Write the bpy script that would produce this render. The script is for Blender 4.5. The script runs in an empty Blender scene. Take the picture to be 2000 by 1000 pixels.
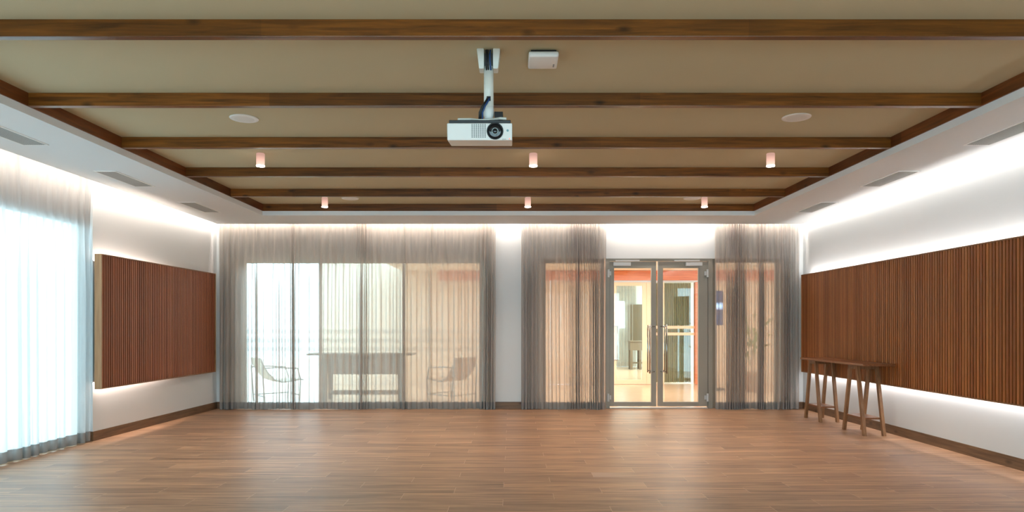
import bpy, bmesh, math, random
from mathutils import Vector, Matrix
R = random.Random(7)
PI = math.pi
C = bpy.context.scene.collection
F = 1333.33          # focal length in pixels of the 2000 px frame
CH = 1.36            # camera height

# ---------------------------------------------------------------- helpers
def tag(o, label=None, cat=None, group=None, kind=None):
    if label: o['label'] = label
    if cat: o['category'] = cat
    if group: o['group'] = group
    if kind: o['kind'] = kind
    return o

def empty(name, loc=(0, 0, 0), rz=0, parent=None):
    o = bpy.data.objects.new(name, None); C.objects.link(o)
    o.location = loc; o.rotation_euler = (0, 0, rz); o.empty_display_size = .1
    if parent: o.parent = parent
    return o

def obj(name, bm, mat, parent=None, smooth=False, loc=(0, 0, 0)):
    bmesh.ops.recalc_face_normals(bm, faces=bm.faces[:])
    me = bpy.data.meshes.new(name); bm.to_mesh(me); bm.free()
    for m in (mat if isinstance(mat, (list, tuple)) else [mat]): me.materials.append(m)
    o = bpy.data.objects.new(name, me); C.objects.link(o)
    if smooth:
        for p in me.polygons: p.use_smooth = True
    if parent: o.parent = parent
    o.location = loc
    return o

def copy_tree(o, parent=None):
    c = o.copy(); C.objects.link(c); c.parent = parent
    for ch in list(o.children): copy_tree(ch, c)
    return c

def NB(): return bmesh.new()

def prism(bm, pts, z0, z1, mi=0):
    a = [bm.verts.new((p[0], p[1], z0)) for p in pts]
    b = [bm.verts.new((p[0], p[1], z1)) for p in pts]
    n = len(pts)
    fs = [bm.faces.new(a[::-1]), bm.faces.new(b)]
    for i in range(n): fs.append(bm.faces.new((a[i], a[(i+1) % n], b[(i+1) % n], b[i])))
    for f in fs: f.material_index = mi
    return a + b

def box(bm, x0, x1, y0, y1, z0, z1, bev=0, mi=0):
    if bev:
        t = bmesh.new()
        prism(t, [(x0, y0), (x1, y0), (x1, y1), (x0, y1)], z0, z1)
        bmesh.ops.recalc_face_normals(t, faces=t.faces[:])
        bmesh.ops.bevel(t, geom=t.edges[:], offset=bev, segments=2, affect='EDGES', profile=.6)
        vm = {v: bm.verts.new(v.co) for v in t.verts}
        for f in t.faces:
            g = bm.faces.new([vm[v] for v in f.verts]); g.material_index = mi
        t.free()
    else:
        prism(bm, [(x0, y0), (x1, y0), (x1, y1), (x0, y1)], z0, z1, mi)
    return bm

def tube(bm, pts, r, seg=10, caps=True):
    pts = [Vector(p) for p in pts]
    rings = []
    n = len(pts)
    rr = r if isinstance(r, (list, tuple)) else [r] * n
    up = None
    for i, p in enumerate(pts):
        d = (pts[min(i+1, n-1)] - pts[max(i-1, 0)]).normalized()
        if up is None:
            up = Vector((0, 0, 1)) if abs(d.z) < .9 else Vector((0, 1, 0))
        s = d.cross(up).normalized(); u = s.cross(d).normalized(); up = u
        rings.append([bm.verts.new(p + (s*math.cos(2*PI*k/seg) + u*math.sin(2*PI*k/seg))*rr[i]) for k in range(seg)])
    for a, b in zip(rings, rings[1:]):
        for k in range(seg): bm.faces.new((a[k], a[(k+1) % seg], b[(k+1) % seg], b[k]))
    if caps:
        bm.faces.new(rings[0][::-1]); bm.faces.new(rings[-1])
    return bm

def lathe(bm, prof, c=(0, 0, 0), axis='z', seg=32):
    c = Vector(c); rings = []
    for r, h in prof:
        ring = []
        for k in range(seg):
            a = 2*PI*k/seg; x, y = r*math.cos(a), r*math.sin(a)
            v = Vector((x, y, h)) if axis == 'z' else Vector((x, h, y))
            ring.append(bm.verts.new(c + v))
        rings.append(ring)
    for a, b in zip(rings, rings[1:]):
        for k in range(seg): bm.faces.new((a[k], a[(k+1) % seg], b[(k+1) % seg], b[k]))
    bm.faces.new(rings[0]); bm.faces.new(rings[-1])
    return bm

def bar(bm, p, q, w, d, side=(0, 1, 0)):
    """rectangular leg whose ends are cut level"""
    p, q = Vector(p), Vector(q)
    vs = []
    for c in (p, q):
        for sx, sy in ((-1, -1), (1, -1), (1, 1), (-1, 1)):
            vs.append(bm.verts.new((c.x + sx*w/2, c.y + sy*d/2, c.z)))
    bm.faces.new(vs[3::-1]); bm.faces.new(vs[4:])
    for i in range(4): bm.faces.new((vs[i], vs[(i+1) % 4], vs[4+(i+1) % 4], vs[4+i]))

# ---------------------------------------------------------------- materials
def srgb(r, g, b):
    f = lambda c: ((c/255+.055)/1.055)**2.4 if c > 10.3 else c/255/12.92
    return (f(r), f(g), f(b), 1)

def new_mat(name):
    m = bpy.data.materials.new(name); m.use_nodes = True
    nt = m.node_tree; nt.nodes.clear()
    out = nt.nodes.new('ShaderNodeOutputMaterial')
    return m, nt, out

def N(nt, t, **kw):
    n = nt.nodes.new(t)
    for k, v in kw.items():
        if k.startswith('_'): setattr(n, k[1:], v)
        else: n.inputs[k.replace('__', ' ')].default_value = v
    return n

def M(nt, op, a, b=None, c=None):
    n = nt.nodes.new('ShaderNodeMath'); n.operation = op
    for i, v in enumerate((a, b, c)):
        if v is None: continue
        if isinstance(v, (int, float)): n.inputs[i].default_value = v
        else: nt.links.new(v, n.inputs[i])
    return n.outputs[0]

def mixc(nt, f, a, b, bt='MIX'):
    n = nt.nodes.new('ShaderNodeMix'); n.data_type = 'RGBA'; n.blend_type = bt
    for i, v in ((0, f), (6, a), (7, b)):
        if isinstance(v, (int, float)): n.inputs[i].default_value = v
        elif isinstance(v, tuple): n.inputs[i].default_value = v
        else: nt.links.new(v, n.inputs[i])
    return n.outputs[2]

def plain(name, col, rough=.6, metal=0, noise=.04, nscale=6, spec=.5, bump=0):
    m, nt, out = new_mat(name)
    b = N(nt, 'ShaderNodeBsdfPrincipled', Roughness=rough, Metallic=metal)
    b.inputs['Specular IOR Level'].default_value = spec
    tc = N(nt, 'ShaderNodeTexCoord')
    ns = N(nt, 'ShaderNodeTexNoise', Scale=nscale, Detail=4.0)
    nt.links.new(tc.outputs['Object'], ns.inputs['Vector'])
    dark = tuple(c*(1-noise*2) for c in col[:3]) + (1,)
    nt.links.new(mixc(nt, ns.outputs['Fac'], dark, col), b.inputs['Base Color'])
    if bump:
        n2 = N(nt, 'ShaderNodeTexNoise', Scale=nscale*30, Detail=3.0)
        nt.links.new(tc.outputs['Object'], n2.inputs['Vector'])
        bp = N(nt, 'ShaderNodeBump', Strength=bump, Distance=.002)
        nt.links.new(n2.outputs['Fac'], bp.inputs['Height']); nt.links.new(bp.outputs[0], b.inputs['Normal'])
    nt.links.new(b.outputs[0], out.inputs[0])
    return m

def emis(name, col, s):
    m, nt, out = new_mat(name)
    e = N(nt, 'ShaderNodeEmission', Color=col, Strength=s)
    nt.links.new(e.outputs[0], out.inputs[0]); return m

def wood(name, c1, c2, along='x', rough=.4, knots=True, section=0, spec=.5):
    """stained timber: grain stretched along one local axis, sparse knots, tint per board"""
    m, nt, out = new_mat(name)
    tc = N(nt, 'ShaderNodeTexCoord'); oi = N(nt, 'ShaderNodeObjectInfo')
    add = N(nt, 'ShaderNodeVectorMath', _operation='ADD')
    rn = N(nt, 'ShaderNodeCombineXYZ')
    nt.links.new(M(nt, 'MULTIPLY', oi.outputs['Random'], 37.0), rn.inputs[0])
    nt.links.new(M(nt, 'MULTIPLY', oi.outputs['Random'], 11.0), rn.inputs[1])
    nt.links.new(tc.outputs['Object'], add.inputs[0]); nt.links.new(rn.outputs[0], add.inputs[1])
    ax = 'xyz'.index(along)
    sc = [22.0]*3; sc[ax] = 1.1
    mp = N(nt, 'ShaderNodeMapping'); mp.inputs['Scale'].default_value = sc
    nt.links.new(add.outputs[0], mp.inputs[0])
    ns = N(nt, 'ShaderNodeTexNoise', Scale=1.6, Detail=8.0, Roughness=.62, Distortion=.6)
    nt.links.new(mp.outputs[0], ns.inputs['Vector'])
    cr = N(nt, 'ShaderNodeMapRange'); cr.inputs[1].default_value = .3; cr.inputs[2].default_value = .72
    nt.links.new(ns.outputs['Fac'], cr.inputs[0])
    col = mixc(nt, cr.outputs[0], c1, c2)
    if section:
        sep = N(nt, 'ShaderNodeSeparateXYZ'); nt.links.new(add.outputs[0], sep.inputs[0])
        wn = N(nt, 'ShaderNodeTexWhiteNoise', _noise_dimensions='1D')
        nt.links.new(M(nt, 'FLOOR', M(nt, 'DIVIDE', sep.outputs[ax], section)), wn.inputs['W'])
        br = M(nt, 'MULTIPLY_ADD', wn.outputs[0], .5, .75)
        cc = N(nt, 'ShaderNodeCombineColor'); [nt.links.new(br, cc.inputs[i]) for i in range(3)]
        col = mixc(nt, 1.0, col, cc.outputs[0], 'MULTIPLY')
    if knots:
        mp2 = N(nt, 'ShaderNodeMapping'); s2 = [11.0]*3; s2[ax] = 5.0
        mp2.inputs['Scale'].default_value = s2
        nt.links.new(add.outputs[0], mp2.inputs[0])
        vo = N(nt, 'ShaderNodeTexVoronoi', Scale=1.0); nt.links.new(mp2.outputs[0], vo.inputs['Vector'])
        ss = N(nt, 'ShaderNodeSeparateColor'); nt.links.new(vo.outputs['Color'], ss.inputs[0])
        sparse = M(nt, 'GREATER_THAN', ss.outputs[0], .8)
        near = N(nt, 'ShaderNodeMapRange'); near.inputs[1].default_value = .32; near.inputs[2].default_value = .06
        nt.links.new(vo.outputs['Distance'], near.inputs[0])
        k = M(nt, 'MULTIPLY', sparse, M(nt, 'MULTIPLY', near.outputs[0], .85))
        col = mixc(nt, k, col, tuple(c*.18 for c in c1[:3]) + (1,))
    b = N(nt, 'ShaderNodeBsdfPrincipled', Roughness=rough)
    b.inputs['Specular IOR Level'].default_value = spec
    nt.links.new(col, b.inputs['Base Color'])
    nt.links.new(b.outputs[0], out.inputs[0])
    return m

def slat_wood(name, pitch, tones, gap_dark):
    m, nt, out = new_mat(name)
    tc = N(nt, 'ShaderNodeTexCoord')
    sep = N(nt, 'ShaderNodeSeparateXYZ'); nt.links.new(tc.outputs['Object'], sep.inputs[0])
    idx = M(nt, 'FLOOR', M(nt, 'DIVIDE', sep.outputs[0], pitch))
    wn = N(nt, 'ShaderNodeTexWhiteNoise', _noise_dimensions='1D'); nt.links.new(idx, wn.inputs['W'])
    cr = N(nt, 'ShaderNodeValToRGB'); nt.links.new(wn.outputs[0], cr.inputs[0])
    el = cr.color_ramp.elements
    el[0].position = 0; el[0].color = tones[0]; el[1].position = 1; el[1].color = tones[-1]
    for i, t in enumerate(tones[1:-1]):
        e = el.new((i+1)/(len(tones)-1)); e.color = t
    cv = N(nt, 'ShaderNodeCombineXYZ')
    nt.links.new(M(nt, 'MULTIPLY', sep.outputs[0], 130.0), cv.inputs[0])
    nt.links.new(M(nt, 'MULTIPLY', sep.outputs[2], 3.0), cv.inputs[2])
    nt.links.new(M(nt, 'MULTIPLY', idx, 3.7), cv.inputs[1])
    ns = N(nt, 'ShaderNodeTexNoise', Scale=1.0, Detail=6.0, Roughness=.6); nt.links.new(cv.outputs[0], ns.inputs['Vector'])
    br = M(nt, 'MULTIPLY_ADD', ns.outputs['Fac'], .9, .55)
    cc = N(nt, 'ShaderNodeCombineColor'); [nt.links.new(br, cc.inputs[i]) for i in range(3)]
    col = mixc(nt, 1.0, cr.outputs[0], cc.outputs[0], 'MULTIPLY')
    b = N(nt, 'ShaderNodeBsdfPrincipled', Roughness=.42)
    nt.links.new(col, b.inputs['Base Color']); nt.links.new(b.outputs[0], out.inputs[0])
    return m

def floor_mat():
    m, nt, out = new_mat('wood_plank_tile')
    tc = N(nt, 'ShaderNodeTexCoord')
    sep = N(nt, 'ShaderNodeSeparateXYZ'); nt.links.new(tc.outputs['Object'], sep.inputs[0])
    X, Y = sep.outputs[0], sep.outputs[1]
    rf = M(nt, 'DIVIDE', M(nt, 'SUBTRACT', Y, 5.36), .1975)
    row = M(nt, 'FLOOR', rf); fr = M(nt, 'FRACT', rf)
    uf = M(nt, 'DIVIDE', M(nt, 'SUBTRACT', M(nt, 'SUBTRACT', X, .333), M(nt, 'MULTIPLY', row, .40333)), 1.21)
    pid = M(nt, 'FLOOR', uf); fu = M(nt, 'FRACT', uf)
    cv = N(nt, 'ShaderNodeCombineXYZ'); nt.links.new(row, cv.inputs[0]); nt.links.new(pid, cv.inputs[1])
    wn = N(nt, 'ShaderNodeTexWhiteNoise', _noise_dimensions='2D'); nt.links.new(cv.outputs[0], wn.inputs['Vector'])
    rnd = wn.outputs['Value']
    gv = N(nt, 'ShaderNodeCombineXYZ')
    nt.links.new(M(nt, 'MULTIPLY', X, 1.0), gv.inputs[0])
    nt.links.new(M(nt, 'MULTIPLY', Y, 22.0), gv.inputs[1])
    nt.links.new(M(nt, 'MULTIPLY', rnd, 40.0), gv.inputs[2])
    g1 = N(nt, 'ShaderNodeTexNoise', Scale=1.15, Detail=7.0, Roughness=.6, Distortion=.9); nt.links.new(gv.outputs[0], g1.inputs['Vector'])
    mr = N(nt, 'ShaderNodeMapRange'); mr.inputs[1].default_value = .27; mr.inputs[2].default_value = .73
    nt.links.new(g1.outputs['Fac'], mr.inputs[0])
    col = mixc(nt, mr.outputs[0], srgb(104, 70, 48), srgb(214, 170, 134))
    tint = M(nt, 'MULTIPLY_ADD', rnd, .30, .84)
    cc = N(nt, 'ShaderNodeCombineColor'); [nt.links.new(tint, cc.inputs[i]) for i in range(3)]
    col = mixc(nt, 1.0, col, cc.outputs[0], 'MULTIPLY')
    # one plank pale at one end, fading along its length
    isrow = M(nt, 'COMPARE', row, 4.0, .1)
    inx = M(nt, 'MULTIPLY', M(nt, 'GREATER_THAN', X, .736), M(nt, 'LESS_THAN', X, 1.15))
    fade = N(nt, 'ShaderNodeMapRange'); fade.inputs[1].default_value = 1.15; fade.inputs[2].default_value = .8
    nt.links.new(X, fade.inputs[0])
    col = mixc(nt, M(nt, 'MULTIPLY', M(nt, 'MULTIPLY', isrow, inx), M(nt, 'MULTIPLY', fade.outputs[0], .75)), col, srgb(196, 170, 155))
    # joints
    edge_r = M(nt, 'MINIMUM', fr, M(nt, 'SUBTRACT', 1.0, fr))
    gr = M(nt, 'LESS_THAN', M(nt, 'MULTIPLY', edge_r, .1975), .0011)
    edge_u = M(nt, 'MINIMUM', fu, M(nt, 'SUBTRACT', 1.0, fu))
    gu = M(nt, 'LESS_THAN', M(nt, 'MULTIPLY', edge_u, 1.21), .0022)
    col = mixc(nt, M(nt, 'MULTIPLY', gr, .35), col, srgb(150, 112, 84))
    col = mixc(nt, M(nt, 'MULTIPLY', gu, .9), col, srgb(205, 170, 145))
    # dusty scuffs
    sn = N(nt, 'ShaderNodeTexNoise', Scale=1.3, Detail=6.0, Roughness=.7); nt.links.new(tc.outputs['Object'], sn.inputs['Vector'])
    sm = N(nt, 'ShaderNodeMapRange'); sm.inputs[1].default_value = .64; sm.inputs[2].default_value = .78; sm.inputs[4].default_value = .25
    nt.links.new(sn.outputs['Fac'], sm.inputs[0])
    col = mixc(nt, sm.outputs[0], col, srgb(190, 160, 140))
    b = N(nt, 'ShaderNodeBsdfPrincipled', Roughness=.3)
    b.inputs['Specular IOR Level'].default_value = .5
    rr = N(nt, 'ShaderNodeMapRange'); rr.inputs[3].default_value = .32; rr.inputs[4].default_value = .5
    nt.links.new(g1.outputs['Fac'], rr.inputs[0]); nt.links.new(rr.outputs[0], b.inputs['Roughness'])
    bp = N(nt, 'ShaderNodeBump', Strength=.25, Distance=.002)
    h = M(nt, 'SUBTRACT', M(nt, 'MULTIPLY', g1.outputs['Fac'], .5), M(nt, 'MAXIMUM', gr, gu))
    nt.links.new(h, bp.inputs['Height']); nt.links.new(bp.outputs[0], b.inputs['Normal'])
    nt.links.new(col, b.inputs['Base Color']); nt.links.new(b.outputs[0], out.inputs[0])
    return m

def sheer(name, col, alpha, trans=.5):
    """woven voile: more thread in the way the more it is seen edge-on"""
    m, nt, out = new_mat(name)
    geo = N(nt, 'ShaderNodeNewGeometry')
    dt = N(nt, 'ShaderNodeVectorMath', _operation='DOT_PRODUCT')
    nt.links.new(geo.outputs['Normal'], dt.inputs[0]); nt.links.new(geo.outputs['Incoming'], dt.inputs[1])
    c = M(nt, 'MAXIMUM', M(nt, 'ABSOLUTE', dt.outputs['Value']), .12)
    a = M(nt, 'SUBTRACT', 1.0, M(nt, 'POWER', 1-alpha, M(nt, 'DIVIDE', 1.0, c)))
    tc = N(nt, 'ShaderNodeTexCoord'); mp = N(nt, 'ShaderNodeMapping'); mp.inputs['Scale'].default_value = (60, 60, 4)
    nt.links.new(tc.outputs['Object'], mp.inputs[0])
    ns = N(nt, 'ShaderNodeTexNoise', Scale=1.0, Detail=3.0); nt.links.new(mp.outputs[0], ns.inputs['Vector'])
    cl = mixc(nt, ns.outputs['Fac'], tuple(x*.88 for x in col[:3])+(1,), col)
    d = N(nt, 'ShaderNodeBsdfDiffuse'); t = N(nt, 'ShaderNodeBsdfTranslucent')
    nt.links.new(cl, d.inputs[0]); nt.links.new(cl, t.inputs[0])
    mx = N(nt, 'ShaderNodeMixShader', Fac=trans); nt.links.new(d.outputs[0], mx.inputs[1]); nt.links.new(t.outputs[0], mx.inputs[2])
    tr = N(nt, 'ShaderNodeBsdfTransparent', Color=(.97, .97, .97, 1))
    m2 = N(nt, 'ShaderNodeMixShader'); nt.links.new(a, m2.inputs[0])
    nt.links.new(tr.outputs[0], m2.inputs[1]); nt.links.new(mx.outputs[0], m2.inputs[2])
    nt.links.new(m2.outputs[0], out.inputs[0])
    return m

def glass(name, tint=(.93, .97, .95, 1)):
    m, nt, out = new_mat(name)
    fr = N(nt, 'ShaderNodeFresnel', IOR=1.5)
    gb = N(nt, 'ShaderNodeNewGeometry')     # the pane is a slab: give both faces the air-side index
    nt.links.new(M(nt, 'MULTIPLY_ADD', gb.outputs['Backfacing'], 1/1.5-1.5, 1.5), fr.inputs['IOR'])
    tr = N(nt, 'ShaderNodeBsdfTransparent', Color=tint)
    gl = N(nt, 'ShaderNodeBsdfGlossy', Roughness=.01, Color=(1, 1, 1, 1))
    mx = N(nt, 'ShaderNodeMixShader')
    nt.links.new(fr.outputs[0], mx.inputs[0]); nt.links.new(tr.outputs[0], mx.inputs[1]); nt.links.new(gl.outputs[0], mx.inputs[2])
    nt.links.new(mx.outputs[0], out.inputs[0]); return m

m_wall = plain('white_plaster', (.76, .785, .80, 1), .75, noise=.01, nscale=2, spec=.2)
m_soffit = plain('white_soffit_paint', (.80, .84, .86, 1), .8, noise=.01, nscale=2, spec=.1)
m_ceil = plain('tan_ceiling_paint', srgb(204, 194, 162), .8, noise=.03, nscale=.8, spec=.1)
m_beam = wood('beam_wood', srgb(70, 38, 9), srgb(138, 82, 26), 'x', .3, True, 2.9)
m_beamy = wood('beam_wood_long', srgb(78, 40, 14), srgb(130, 72, 30), 'y', .3, True, 2.3)
m_base = wood('baseboard_tile', srgb(92, 68, 48), srgb(134, 103, 76), 'x', .5, True)
m_basey = wood('baseboard_tile_long', srgb(92, 68, 48), srgb(134, 103, 76), 'y', .5, True)
m_cap = wood('pine_edge', srgb(150, 108, 72), srgb(186, 142, 100), 'z', .5, True)
m_table = wood('table_wood', srgb(106, 62, 32), srgb(150, 96, 58), 'y', .35, False)
m_tleg = wood('table_leg_wood', srgb(116, 78, 48), srgb(158, 114, 76), 'z', .45, False)
m_slatR = slat_wood('walnut_slats', .045, [srgb(138, 76, 30), srgb(152, 88, 40), srgb(176, 108, 54), srgb(142, 76, 32), srgb(166, 104, 56)], 0)
m_slatL = slat_wood('walnut_slats_red', .045, [srgb(140, 78, 48), srgb(156, 88, 56), srgb(174, 104, 70), srgb(144, 78, 50), srgb(164, 98, 66)], 0)
m_floor = floor_mat()
m_backing = plain('dark_backing_felt', srgb(48, 30, 20), .8, noise=.05)
m_sheer = sheer('grey_voile', (.62, .56, .51, 1), .69, .42)
m_sheer_d = sheer('grey_voile_dense', (.56, .505, .465, 1), .62, .42)
m_sheer_p = sheer('pale_voile', (.62, .615, .61, 1), .76, .52)
m_hem = sheer('grey_voile_hem', (.33, .315, .305, 1), .96, .12)
m_alu = plain('grey_aluminium', srgb(158, 152, 140), .42, .1, noise=.02)
m_alud = plain('dark_aluminium', srgb(88, 92, 88), .45, .3, noise=.02)
m_steel = plain('brushed_steel', srgb(170, 170, 168), .25, 1, noise=.03)
m_silver = plain('silver_paint', srgb(205, 206, 206), .4, .1, noise=.02)
m_glass = glass('clear_glass')
m_glass_g = glass('greenish_glass', (.93, .97, .94, 1))
m_white = plain('white_plastic', (.88, .89, .87, 1), .4, noise=.01)
m_wmetal = plain('white_powder_coat', (.80, .82, .76, 1), .35, noise=.01)
m_black = plain('black_plastic', srgb(22, 24, 27), .45, noise=.05)
m_grey = plain('grey_plastic', srgb(120, 125, 126), .5, noise=.02)
m_cableb = plain('blue_cable', srgb(30, 72, 128), .45, noise=.02)
m_lens = plain('lens_glass', srgb(10, 14, 22), .06, noise=.02)
m_ring = plain('lens_ring', srgb(150, 165, 165), .3, .6, noise=.02)
m_teal = plain('teal_print', srgb(120, 165, 175), .5, noise=.02)
m_grille = plain('speaker_grille', (.84, .85, .82, 1), .6, noise=.05, nscale=400)
m_vent = plain('vent_blade', srgb(176, 179, 177), .5, .1, noise=.02)
m_ventb = plain('vent_backing', srgb(120, 122, 120), .8, noise=.05)
m_lampbody = None
m_peach = plain('peach_wall_paint', srgb(232, 200, 170), .7, noise=.02, nscale=2)
m_cream = plain('cream_wall_paint', srgb(242, 226, 206), .7, noise=.02, nscale=2)
m_orange = wood('orange_varnished_beam', srgb(196, 96, 48), srgb(232, 138, 84), 'x', .3, False)
m_marble = plain('beige_marble', srgb(224, 190, 160), .18, noise=.12, nscale=3)
m_out = plain('pale_concrete', (.75, .78, .80, 1), .8, noise=.05, nscale=1)
m_rail = plain('grey_green_board', srgb(205, 212, 204), .6, noise=.05)
m_olive = plain('olive_drape', srgb(176, 168, 136), .8, noise=.1, nscale=9)
m_brownp = plain('taupe_panel', srgb(112, 92, 66), .6, noise=.06)
m_sling = plain('cream_mesh_sling', srgb(214, 206, 190), .8, noise=.05, nscale=80)
m_slingb = plain('tan_canvas', srgb(196, 160, 130), .8, noise=.05, nscale=80)
m_thin = plain('grey_tube', srgb(140, 150, 152), .4, .5, noise=.02)
m_taupe = plain('taupe_outdoor_wood', srgb(124, 104, 86), .6, noise=.1, nscale=12)
m_leaf = plain('green_leaf', srgb(108, 122, 50), .5, noise=.2, nscale=20)
m_pot = plain('clay_pot', srgb(150, 110, 80), .7, noise=.1)
m_rock = plain('off_white_frame', srgb(250, 212, 178), .5, noise=.02)

# ---------------------------------------------------------------- room dimensions
ZF = 3.018           # soffit underside
ZC = 3.186           # upper ceiling
YB = 11.26           # back wall face
YE = -3.5            # wall behind the camera
XR = 4.80
def xl(y): return -4.87 - .029*(11.26 - y) if y > 8.08 else -4.96
YJ = 8.08            # end of the solid left wall, window beyond it toward the camera

bm = NB(); box(bm, -5.3, 5.0, YE, YB+.2, -.1, 0)
tag(obj('floor', bm, m_floor), 'brown wood-look plank tile floor with pale joints', 'floor', kind='structure')
bm = NB(); box(bm, -5.3, 5.0, YE-.2, YB+.2, ZC, ZC+.15)
tag(obj('ceiling', bm, m_ceil), 'tan painted ceiling between the dark wooden beams', 'ceiling', kind='structure')

# soffit ring
ci = [(-3.735, 10.22), (-3.86, .3), (3.74, .3), (3.628, 10.22)]   # inner opening: back-left, front-left, front-right, back-right
co = [(-4.78, 11.08), (-4.78, YE+.1), (4.71, YE+.1), (4.71, 11.08)]
bm = NB()
for k in range(4):
    a, b, c, d = co[k], co[(k+1) % 4], ci[(k+1) % 4], ci[k]
    prism(bm, [a, b, c, d], ZF, ZF+.066)
bmesh.ops.remove_doubles(bm, verts=bm.verts[:], dist=1e-5)
tag(obj('ceiling_soffit', bm, m_soffit), 'white lowered ceiling border around the beamed tray', 'ceiling border', kind='structure')
# hidden carrier that hangs the soffit from the slab (cove back)
bm = NB()
for k in range(4):
    a, b, c, d = co[k], co[(k+1) % 4], ci[(k+1) % 4], ci[k]
    def lerp(p, q, t): return (p[0]+(q[0]-p[0])*t, p[1]+(q[1]-p[1])*t)
    prism(bm, [lerp(a, d, .25), lerp(b, c, .25), lerp(b, c, .9), lerp(a, d, .9)], ZF+.0665, ZC)
tag(obj('ceiling_carrier', bm, m_soffit), 'white plaster upstand above the lowered ceiling border', 'ceiling border', kind='structure')

# walls
bm = NB(); prism(bm, [(XR, YE), (XR+.2, YE), (XR+.2, YB+.2), (XR, YB+.2)], 0, ZC)
tag(obj('wall_right', bm, m_wall), 'white side wall behind the long slatted wood panel', 'wall', kind='structure')
bm = NB(); prism(bm, [(xl(YB+.2), YB+.2), (xl(YJ+.0001), YJ), (-5.22, YJ), (-5.22, YB+.2)], 0, ZC)
prism(bm, [(-5.04, YJ), (-5.04, 2.0), (-5.22, 2.0), (-5.22, YJ)], 2.60, ZC)
prism(bm, [(-4.96, 2.0), (-4.96, YE), (-5.22, YE), (-5.22, 2.0)], 0, ZC)
tag(obj('wall_left', bm, m_wall), 'white side wall behind the shorter slatted wood panel', 'wall', kind='structure')
bm = NB(); box(bm, -5.2, -4.2, YE-.2, YE, 0, ZC); box(bm, 4.2, 5.0, YE-.2, YE, 0, ZC); box(bm, -4.2, 4.2, YE-.2, YE, 2.7, ZC)
tag(obj('wall_front', bm, m_wall), 'white wall closing the room opposite the glazed wall', 'wall', kind='structure')
W1 = (-4.49, -.465); W2 = (.49, 1.53); DR = (1.55, 3.31); W3 = (3.33, 4.43)
HO = 2.475
bm = NB()
for a, b in ((-5.2, W1[0]), (W1[1], W2[0]), (W3[1], XR)):
    box(bm, a, b, YB, YB+.2, 0, ZC)
box(bm, W1[0], W1[1], YB, YB+.2, HO, ZC); box(bm, W2[0], W3[1], YB, YB+.2, HO, ZC)
bmesh.ops.remove_doubles(bm, verts=bm.verts[:], dist=1e-5)
tag(obj('wall_back', bm, m_wall), 'white end wall around the curtained windows and glass doors', 'wall', kind='structure')

# baseboards
BH = .112
bm = NB(); box(bm, W1[1]+.02, W2[0]-.02, YB-.012, YB, 0, BH); box(bm, W3[1]+.02, XR-.012, YB-.012, YB, 0, BH); box(bm, -4.86, W1[0]-.02, YB-.012, YB, 0, BH)
tag(obj('baseboard_back', bm, m_base), 'brown wood-look baseboard along the glazed end wall', 'baseboard', kind='structure')
bm = NB(); box(bm, XR-.012, XR, YE, YB, 0, BH)
tag(obj('baseboard_right', bm, m_basey), 'brown wood-look baseboard below the long slatted panel', 'baseboard', kind='structure')
bm = NB(); prism(bm, [(xl(YB)+.012, YB), (xl(YB), YB), (-4.96, YJ), (-4.948, YJ-.012)], 0, BH)
prism(bm, [(-4.948, YJ-.012), (-4.96, YJ), (-5.03, YJ), (-5.03, YJ-.012)], 0, BH)
tag(obj('baseboard_left', bm, m_basey), 'brown wood-look baseboard below the shorter slatted panel', 'baseboard', kind='structure')

# ---------------------------------------------------------------- beams
names = ['wide-looking crosswise ceiling beam ahead of the projector mount, largest of the crosswise beams',
         'crosswise ceiling beam passing behind the projector pole',
         'crosswise ceiling beam passing behind the white projector body',
         'crosswise ceiling beam just beyond the front row of small lamps',
         'crosswise ceiling beam just before the second row of small lamps']
hb = 1.723 + CH
def beam(name, x0, x1, y0, y1, mat, lab, pts=None):
    cx, cy = (x0+x1)/2, (y0+y1)/2
    bm = NB()
    if pts: prism(bm, [(p[0]-cx, p[1]-cy) for p in pts], 0, ZC-hb)
    else: box(bm, x0-cx, x1-cx, y0-cy, y1-cy, 0, ZC-hb, .003)
    o = obj(name, bm, mat, None, False, (cx, cy, hb))
    tag(o, lab, 'beam', 'dark stained ceiling beams'); return o
def cxl(y): return -3.735 - (10.22-y)*.0126
def cxr(y): return 3.628 + (10.22-y)*.0113
for i, y in enumerate([4.06, 5.34, 6.59, 7.85, 9.07]):
    beam('ceiling_beam', cxl(y)+.012, cxr(y)-.012, y, y+.055, m_beam, names[i])
beam('ceiling_beam', cxl(10.2)+.01, cxr(10.2)-.01, 10.205, 10.26, m_beam, 'crosswise ceiling beam edging the tray above the glazed end wall, farthest of all')
beam('ceiling_beam', -3.86, -3.72, .3, 10.26, m_beamy, 'lengthwise edge beam of the tray on the side of the tall bright window',
     [(cxl(.3)+.012, .3), (cxl(10.26)+.012, 10.26), (cxl(10.26)-.05, 10.26), (cxl(.3)-.05, .3)])
beam('ceiling_beam', 3.6, 3.74, .3, 10.26, m_beamy, 'lengthwise edge beam of the tray on the side of the long slatted panel',
     [(cxr(.3)-.012, .3), (cxr(10.26)-.012, 10.26), (cxr(10.26)+.05, 10.26), (cxr(.3)+.05, .3)])

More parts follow.
